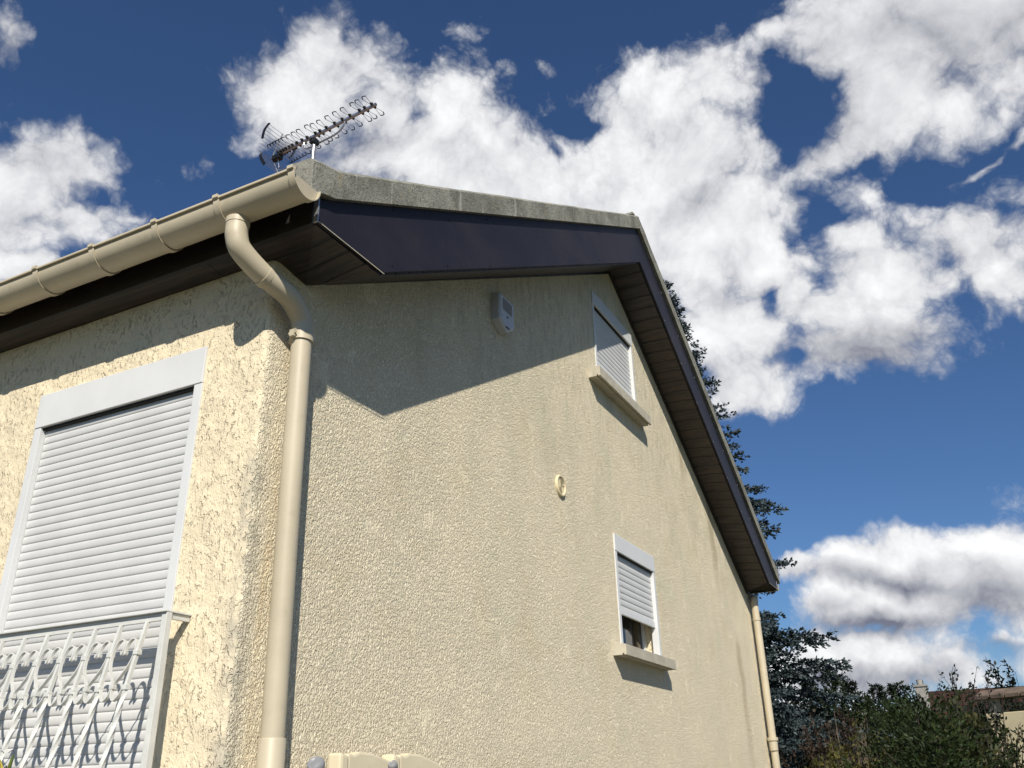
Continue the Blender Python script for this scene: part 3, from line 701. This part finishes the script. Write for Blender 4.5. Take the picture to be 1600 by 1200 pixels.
m = MB(); m.tube([(mastp.x, mastp.y, 5.18), (mastp.x, mastp.y, mastp.z + .10)], .02, 14); ab(m, 'mast', msteel, smooth=True)
m = MB(); m.sweep([P0, P1], sq(.011)); ab(m, 'boom', mal)
ed = Vector((0, 0, 1)).cross(bd).normalized()       # element direction
cnt = 17; fr_ = [0.0]; 
ts = []
for x in (583, 572, 564, 549, 537, 525, 512, 502, 495, 482, 474, 466, 459, 454, 449, 445, 441, 437):
    ts.append((onboom(x, 246 - (x - 424) * 83 / 164) - P0).length / BL)
for i, s in enumerate(ts):
    c = P0.lerp(P1, s); hl = .128 if i < 8 else .142
    e = MB()
    for sg_ in (1, -1):
        st = ed * (sg_ * .018); w_ = bd * .013
        a1 = c + st + w_ * .25; a2 = c + ed * (sg_ * hl * .9) + w_ + Vector((0, 0, .014)); a3 = c + ed * (sg_ * hl); a4 = c + ed * (sg_ * hl * .9) - w_ + Vector((0, 0, -.014)); a5 = c + st - w_ * .25
        e.tube([a1, a2], .0022, 5); e.tube([a4, a5], .0022, 5)
    el = ab(e, 'director', msteel)
    for sg_ in (1, -1):
        k = MB(); w_ = bd * .013
        k.tube(smooth_path([c + ed*(sg_*hl*.9) + w_ + Vector((0,0,.014)), c + ed*(sg_*(hl+.006)) + w_*.8, c + ed*(sg_*(hl+.006)) - w_*.8, c + ed*(sg_*hl*.9) - w_ - Vector((0,0,.014))], 3), .0045, 6)
        ab(k, 'end_clip', mblk, el)
        k = MB(); k.tube([c + ed*(sg_*.012) + Vector((0,0,.014)), c + ed*(sg_*.024) + Vector((0,0,.004)), c + ed*(sg_*.036)], [.012, .015, .009], 8)
        ab(k, 'insulator', mblk, el)
# folded dipole box and curved under-boom brace
m = MB(); c = P0.lerp(P1, .06); m.box(c + Vector((-.03, -.045, -.055)), c + Vector((.03, .045, -.008))); ab(m, 'junction_box', mblk, bevel=.006)
b1 = P0.lerp(P1, .72); b0 = P0.lerp(P1, .33); dn = Vector((0, 0, -.105))
m = MB(); m.tube(smooth_path([b1, b1 + dn*.55 - bd*.02, b1 + dn - bd*.10, P0.lerp(P1, .5) + dn*1.05, P0.lerp(P1, .40) + dn*1.05, b0 + dn*.9 + bd*.02, b0 + dn*.45, b0], 6), .0085, 10); ab(m, 'brace', mal, smooth=True)
m = MB(); c = Vector((mastp.x, mastp.y, b0.z - .108)); m.box(c + Vector((-.035, -.03, -.025)), c + Vector((.035, .03, .025))); m.tube([c + Vector((-.06, .0, .012)), c + Vector((.06, .0, .012))], .004, 6); m.tube([c + Vector((-.06, .0, -.012)), c + Vector((.06, .0, -.012))], .004, 6); ab(m, 'clamp', mblk, bevel=.004)
# corner reflector: two wire grids opening backward round the dipole
for s in (1, -1):
    vdir = (bd * .45 + Vector((0, 0, s * .90))).normalized(); m = MB(); HW = .17; nw = 8; LN = .235
    for k in range(nw):
        q = P0 + vdir * (.02 + LN * k / (nw-1)); m.tube([q - ed*HW, q + ed*HW], .0020, 5)
    m.tube([P0, P0 + vdir * (LN + .025)], .006, 6)
    gr = ab(m, 'reflector', msteel)
    for e_ in (1, -1):
        k = MB(); a = P0 + vdir * .10 + ed * (e_ * HW); b_ = P0 + vdir * (LN + .03) + ed * (e_ * HW)
        k.sweep(smooth_path([a, (a + b_)/2 + ed*(e_*.016), b_], 5), [(-.003, -.016), (.003, -.016), (.003, .016), (-.003, .016)], up=ed); ab(k, 'edge_clip', mblk, gr)
m = MB(); c = P0.lerp(P1, .07); m.tube(smooth_path([c + Vector((0,0,-.05)), c + Vector((0,0,-.12)) + ed*.02, c + Vector((0,0,-.20)) + bd*.06, Vector((mastp.x, mastp.y, c.z - .30))], 6), .004, 6); ab(m, 'cable', mal, smooth=True)

#@@TREES
# ------------------------------------------------------------------ trees, shrubs and what stands beyond the house
def unit(a): return a / (np.linalg.norm(a, axis=-1, keepdims=True) + 1e-9)
def cards(P, D, L, W):
    """diamond shaped leaf clumps: base, two shoulders, tip"""
    n = len(P); D = unit(D); r = rng.normal(size=(n, 3)); S = unit(np.cross(D, r)); L = np.asarray(L).reshape(-1, 1); W = np.asarray(W).reshape(-1, 1)
    V = np.stack([P, P + D*L*.45 + S*W, P + D*L, P + D*L*.45 - S*W], 1).reshape(-1, 3)
    return V, np.arange(4*n).reshape(-1, 4)
def trunkmesh(limbs, parent, name='trunk', m=None, seg=6):
    b = MB()
    for path, r in limbs: b.tube(path, r, seg)
    return b.build(name, m or mbark, parent, smooth=True, recalc=False)
def conifer(name, label, cat, az, D, H, rad, m, z0=.3, whorl=.22, nb=6, rise=.1, droop=.25, card=(.075, .018), dens=1.0, group=None, shape=.85, twk=.42, lean=0.0, pos=None, twigup=.0, zs=.35):
    p = pos or azd(az, D); e = empty(name, p, random.uniform(0, 6), label, cat, group)
    limbs = [([(0, 0, 0), (lean*.5, 0, H*.5), (lean, 0, H)], [H*.016 + .03, H*.009 + .015, .008])]
    B = []; z = z0
    while z < H - .05:
        f = 1 - (z - z0) / (H - z0)
        for k in range(nb):
            a = random.uniform(0, 2*PI); L = rad * (f ** shape) * random.uniform(.62, 1.12) + .05
            B.append((z + random.uniform(-.5, .5)*whorl, a, L, random.uniform(.7, 1.3)))
        z += whorl * random.uniform(.8, 1.2) * (.55 + .45*f)
    PP = []; DD = []; LL = []
    for (z, a, L, q) in B:
        out = np.array([math.cos(a), math.sin(a), 0]); side = np.array([-math.sin(a), math.cos(a), 0]); o0 = np.array([lean*z/H, 0, z])
        n = max(5, int(L / .055 * dens)); s = np.sort(rng.random(n) ** .75)
        c = o0 + out*(L*s)[:, None] + np.array([0, 0, 1])*((rise*q*s - droop*q*s**2 + .22*droop*s**4)*L)[:, None]
        sg = np.where(rng.random(n) < .5, -1, 1)[:, None]
        td = unit(out*(.75 + .3*rng.random((n, 1))) + side*sg*(.25 + .9*rng.random((n, 1))) + np.array([0, 0, 1])*(twigup + zs*(rng.random((n, 1)) - .55)))
        tl = (twk*L*(1.05 - s) + .07) * (.6 + .6*rng.random(n)); tl = np.minimum(tl, .75)
        if L > .6: limbs.append(([tuple(o0), tuple(o0 + out*L*.5 + np.array([0, 0, (rise*.5 - droop*.25)*q*L])), tuple(o0 + out*L*.8 + np.array([0, 0, (rise*.8 - droop*.6)*q*L]))], [.008 + L*.006, .007, .003]))
        for i in range(n):
            k = max(3, int(tl[i] / .026 * dens)); u = rng.random(k)
            PP.append(c[i] + td[i]*(tl[i]*u)[:, None] + rng.normal(0, .010, (k, 3)) + np.array([0, 0, -.10*tl[i]])*(u**2)[:, None])
            DD.append(td[i]*.9 + rng.normal(0, .42, (k, 3)) + np.array([0, 0, twigup*.8])); LL.append(k)
    P = np.concatenate(PP); Dv = np.concatenate(DD); n = len(P)
    V, F = cards(P, Dv, card[0]*(.6 + .8*rng.random(n)), card[1]*(.7 + .6*rng.random(n)))
    trunkmesh(limbs, e, seg=5); fastmesh('crown', V, F, m, e); return e
def leafy(name, label, cat, az, D, H, rx, m, z0=.4, limbs_n=16, sub=10, leaves=12, leaf=(.06, .022), group=None, spread=.5, upright=.7, bark=None, m2=None, twigr=.006, sparse_top=0.0, fill=0):
    e = empty(name, azd(az, D), 0, label, cat, group); L = []; P = []; Dv = []
    L.append(([(0, 0, 0), (.02, .02, H*.4), (.0, .03, H*.72)], [.02 + H*.010, .012 + H*.006, .008]))
    for i in range(limbs_n):
        zb = z0*random.random() + H*.38*random.random(); a = random.uniform(0, 2*PI); s = random.uniform(.25, 1)
        tip = np.array([math.cos(a)*rx*s, math.sin(a)*rx*s, zb + (H - zb)*random.uniform(.45, 1.0)*(1 - .35*s*s)])
        b0 = np.array([0, 0, zb]); mid = b0*.5 + tip*.5 + np.array([math.cos(a), math.sin(a), -.2])*rx*.15
        L.append(([tuple(b0), tuple(mid), tuple(tip)], [twigr*2.2, twigr*1.5, twigr*.6]))
        for j in range(sub):
            t_ = random.uniform(.25, 1.0); q = (1-t_)**2*b0 + 2*t_*(1-t_)*mid + t_*t_*tip
            d = unit(np.array([random.gauss(0, spread), random.gauss(0, spread), upright + random.gauss(0, .3)])); l = random.uniform(.12, .32)*min(H, 4)*.32
            L.append(([tuple(q), tuple(q + d*l)], [twigr*.7, twigr*.3]))
            k = int(leaves * (1 - sparse_top*(q[2]/H)**2)); u = rng.random((k, 1))
            P.append(q + d*l*u + rng.normal(0, .02, (k, 3))); Dv.append(d*.5 + rng.normal(0, .6, (k, 3)))
    P = np.concatenate(P); Dv = np.concatenate(Dv)
    if fill:
        k = fill; g = rng.normal(0, .36, (k, 3)); g = g[np.linalg.norm(g, axis=1) < .98]; g = g*np.array([rx, rx, H*.42]) + np.array([0, 0, H*.45]); P = np.concatenate([P, g]); Dv = np.concatenate([Dv, rng.normal(0, 1, (len(g), 3))])
    n = len(P); ok = P[:, 2] > .03; P = P[ok]; Dv = Dv[ok]; n = len(P)
    trunkmesh(L, e, 'trunk', bark, 5)
    if m2 is not None:
        hi = P[:, 2] > H*.62 + rng.normal(0, H*.06, n)
        for sel, mm in ((hi, m), (~hi, m2)):
            k = int(sel.sum()); V, F = cards(P[sel], Dv[sel], leaf[0]*(.6 + .8*rng.random(k)), leaf[1]*(.7 + .6*rng.random(k))); fastmesh('crown', V, F, mm, e)
    else:
        V, F = cards(P, Dv, leaf[0]*(.6 + .8*rng.random(n)), leaf[1]*(.7 + .6*rng.random(n))); fastmesh('crown', V, F, m, e)
    return e

conifer('spruce_tree', 'tall blue-grey spruce standing behind the house, its branches showing past the roof slope', 'tree', 15.0, 20, 13.3, 3.45, mspr, z0=.4, whorl=.21, nb=7, rise=.34, droop=.34, card=(.085, .024), dens=1.15, shape=.95, twk=.33, zs=1.0)
# row of conifers and leafy growth beyond the garden
HG = 'conifers in the row beyond the garden'
def tk(px, py, D): 
    r = ray(px, py); h = math.hypot(r.x, r.y); return math.degrees(math.atan2(r.y, r.x)), D, 1.6 + r.z/h*D
for (px, py, D, rad, mm, lab) in ((1262, 1064, 27, 1.3, mthd, 'dark conifer with a rounded top just right of the laurel'),
        (1297, 1050, 24, 1.15, mthu, 'tallest pointed green conifer of the row beyond the garden'),
        (1326, 1064, 26, .95, mthd, 'narrow conifer with a thin leader right of the tallest green one'),
        (1347, 1090, 24, 1.1, mthu, 'low green conifer in the dip of the row beyond the garden'),
        (1368, 1072, 27, 1.0, mthd, 'slim conifer with one bare leader in the middle of the row'),
        (1401, 1068, 25, 1.25, mthu, 'broad green conifer with two leaders left of the chimney'),
        (1425, 1092, 23, 1.2, mthd, 'short dark conifer directly left of the pale chimney')):
    az, D_, H_ = tk(px, py, D)
    conifer('conifer_tree', lab, 'tree', az, D_, H_, rad, mm, z0=.2, whorl=.11, nb=8, rise=.55, droop=.1, card=(.085, .016), dens=.75, zs=.8, group=HG, shape=.75, twk=.26, twigup=.35)
az, D_, H_ = tk(1232, 1062, 22)
leafy('laurel_tree', 'dark small-leaved tree with sky showing through beside the far downpipe', 'tree', az, D_, H_, 1.25, mleaf, limbs_n=46, sub=16, leaves=14, leaf=(.085, .032), upright=.4, spread=.7)
for (px, py, D, rr, lab) in ((1468, 1056, 52, 3.4, 'far dark tree rising behind the chimney'), (1588, 1034, 24, 1.9, 'dark spiky tree at the right edge above the tiled wall'), (1560, 1066, 27, 1.6, 'low dark tree behind the sparse one, left of the spiky tree')):
    az, D_, H_ = tk(px, py, D)
    leafy('broadleaf_tree', lab, 'tree', az, D_, H_, rr, mthd, limbs_n=60, sub=15, leaves=12, leaf=(.13 if D > 30 else .10, .04 if D > 30 else .026), upright=.8, spread=.45, fill=3000)
az, D_, H_ = tk(1500, 1018, 14)
leafy('young_tree', 'sparse young tree with dark top leaves and yellowing lower leaves', 'tree', az, D_, H_, .50, mleaf, limbs_n=34, sub=9, leaves=8, leaf=(.055, .019), m2=mmix, upright=.9, spread=.35, sparse_top=.35)
az, D_, H_ = tk(1492, 1086, 9.2)
leafy('shrub', 'autumn-tinted leafy bush below the sparse young tree', 'shrub', az, D_, H_, .30, mmix, limbs_n=44, sub=10, leaves=11, leaf=(.06, .021), upright=.6, spread=.5, fill=1500)
az, D_, H_ = tk(1312, 1078, 12)
leafy('sapling', 'thin sapling of bare pale twigs with few leaves', 'sapling', az, D_, H_, .40, mmix, limbs_n=12, sub=6, leaves=4, leaf=(.04, .014), upright=1.2, spread=.3, bark=mtwig, twigr=.004)
az, D_, H_ = tk(1345, 1128, 11.5)
leafy('shrub', 'yellow-green bushy shrub at the foot of the conifer row', 'shrub', az, D_, H_, .72, myel, limbs_n=50, sub=14, leaves=14, leaf=(.045, .014), upright=.8, spread=.4, fill=2500)
az, D_, H_ = tk(1290, 1105, 17)
leafy('shrub', 'dark brown shrub between the spruce and the yellow-green shrub', 'shrub', az, D_, H_, .9, mbrn, limbs_n=40, sub=12, leaves=12, leaf=(.06, .02), upright=.8, spread=.4, fill=3000)
for (px, py, D, rad, lab) in ((1432, 1112, 9.5, .85, 'large feathery yew in front, below the neighbour roof'), (1466, 1152, 8.2, .52, 'dark yew left of the cream garden wall')):
    az, D_, H_ = tk(px, py, D)
    conifer('yew_shrub', lab, 'shrub', az, D_, H_, rad, myew, z0=.05, whorl=.06, nb=9, rise=.8, droop=.05, card=(.05, .010), dens=.9, zs=.9, group='yews in front of the neighbour house', shape=.42, twk=.32, twigup=.5)
for (px, py, D, lab) in ((1553, 1128, 9.6, 'slender shoot with side twigs before the left part of the cream wall'), (1585, 1138, 9.3, 'pair of upright green shoots before the right part of the cream wall')):
    az, D_, H_ = tk(px, py, D)
    e = empty('yew_shoot', azd(az, D_), 0, lab, 'shoot', 'shoots in front of the cream wall'); P = []; Dv = []; L = []
    for k in range(7):
        x = random.uniform(-.20, .20); y = random.uniform(-.1, .1); h = H_*random.uniform(.84, .93) if k > 1 else H_*(1 if k == 0 else .985)
        if k < 2: x = .045*(k*2 - 1); y = x
        L.append(([(x*1.6, y*1.6, 0), (x, y, h)], [.008, .003])); u = np.linspace(.55, 1, 60)[:, None]
        P.append(np.array([x*1.6, y*1.6, 0])*(1-u) + np.array([x, y, h])*u + rng.normal(0, .004, (60, 3))); Dv.append(np.tile([0, 0, .6], (60, 1)) + rng.normal(0, .8, (60, 3)))
        for j in range(5):
            zz = h*random.uniform(.80, .96); a = random.uniform(0, 6.3); d = np.array([math.cos(a)*.8, math.sin(a)*.8, .7]); u = rng.random((22, 1)); l = random.uniform(.05, .12)
            L.append(([(x, y, zz), (x + d[0]*l, y + d[1]*l, zz + d[2]*l)], [.003, .002])); P.append(np.array([x, y, zz]) + d*l*u); Dv.append(d + rng.normal(0, .6, (22, 3)))
    P = np.concatenate(P); Dv = np.concatenate(Dv); n = len(P); trunkmesh(L, e, seg=5); V, F = cards(P, Dv, np.full(n, .030), np.full(n, .007)); fastmesh('foliage', V, F, myew, e)
# dense hedge closing the view far behind
P = []; 
for k in range(60000):
    y = random.uniform(-16, 22); x = 34 + random.uniform(-1.2, 1.2); h = 3.3 + .35*math.sin(y*.9) + .25*math.sin(y*2.3 + 1)
    P.append((x, y, h*random.random()**.7))
P = np.array(P) + rng.normal(0, .05, (len(P), 3)); V, F = cards(P, rng.normal(0, 1, P.shape) + np.array([0, 0, .5]), .26*(.5 + rng.random(len(P))), .08*(.6 + .8*rng.random(len(P))))
tag(fastmesh('hedge', V, F, mthd), 'dark clipped hedge running across behind all the trees', 'hedge')

# neighbour house
nh = empty('neighbour_house', azd(0, 47), 0, 'neighbour house with reddish brown tiled roof and pale chimney behind the bushes', 'house')
def nb(m, name, mt, parent=nh, **k):
    o = nh.location; m.v = [(x - o.x, y - o.y, z - o.z) for x, y, z in m.v]; return m.build(name, mt, parent, **k)
xr = CAM.x + 47; rz = 1.6 + .074*47; yl = CAM.y + 47*math.tan(R(2.95)); yr = yl - 13
m = MB(); m.prism([(xr - 5, 0), (xr + 5, 0), (xr + 5, rz - 3.2), (xr, rz - .15), (xr - 5, rz - 3.2)], 1, yr + .3, yl - .3); nb(m, 'wall', mcream)
m = MB()
for s in (-1, 1): m.add([(xr, yr, rz), (xr, yl, rz), (xr + s*5.6, yl, rz - 3.55), (xr + s*5.6, yr, rz - 3.55), (xr, yr, rz-.14), (xr, yl, rz-.14), (xr + s*5.6, yl, rz - 3.69), (xr + s*5.6, yr, rz - 3.69)], [(0,1,2,3),(7,6,5,4),(0,4,5,1),(1,5,6,2),(2,6,7,3),(3,7,4,0)])
o = nb(m, 'roof', mnroof); ul = o.data.uv_layers.new(name='UV')
for l in o.data.loops:
    p = o.data.vertices[l.vertex_index].co; ul.data[l.index].uv = (p.y, p.x*1.2)
m = MB(); m.box((xr - 1.7, yl - .05, rz - 1.6), (xr - 1.1, yl + .42, rz + .10)); m.box((xr - 1.75, yl - .10, rz + .101), (xr - 1.05, yl + .47, rz + .18)); m.tube([(xr - 1.4, yl + .2, rz + .18), (xr - 1.4, yl + .2, rz + .42)], .13, 12)
mchim = simple('pale_chimney_render', (.24, .23, .21), .9, var=.2, scale=3); nb(m, 'chimney', mchim, o)
# cream garden wall with a tile-capped beam on posts
A = azd(.10, 15.0); dirw = Vector((-.56, -.83, 0)).normalized(); nrm = Vector((dirw.y, -dirw.x, 0))
gw = empty('garden_wall', A, math.atan2(dirw.y, dirw.x), 'smooth cream garden wall with a tile-capped beam raised on posts above it', 'wall')
ht = 2.36; LW = 6.0
m = MB(); m.box((0, -.10, 0), (LW, .10, ht)); m.build('panel', mcream, gw, bevel=.01)
for x in (.04, 2.2, 4.4): m = MB(); m.box((x, -.06, ht - .3 + .301), (x + .12, .06, ht + .20)); m.build('post', mstone, gw)
m = MB(); m.box((-.05, -.05, ht + .201), (LW, .05, ht + .235)); m.build('beam', mtrim, gw)
mcop = simple('brown_coping_tiles', (.13, .095, .07), .8, var=.3, scale=6)
for k in range(26):
    x = -.06 + k*.232; z = ht + .236; m = MB()
    m.add([(x, -.17, z + .0), (x + .205, -.17, z + .0), (x + .205, 0, z + .085), (x, 0, z + .085), (x, .17, z + .0), (x + .205, .17, z + .0), (x, -.17, z - .045), (x + .205, -.17, z - .045), (x, .17, z - .045), (x + .205, .17, z - .045)],
          [(0,1,2,3),(3,2,5,4),(6,7,1,0),(4,5,9,8),(6,8,9,7),(0,3,4,8,6),(1,7,9,5,2)])
    m.build('coping_tile', mcop, gw)
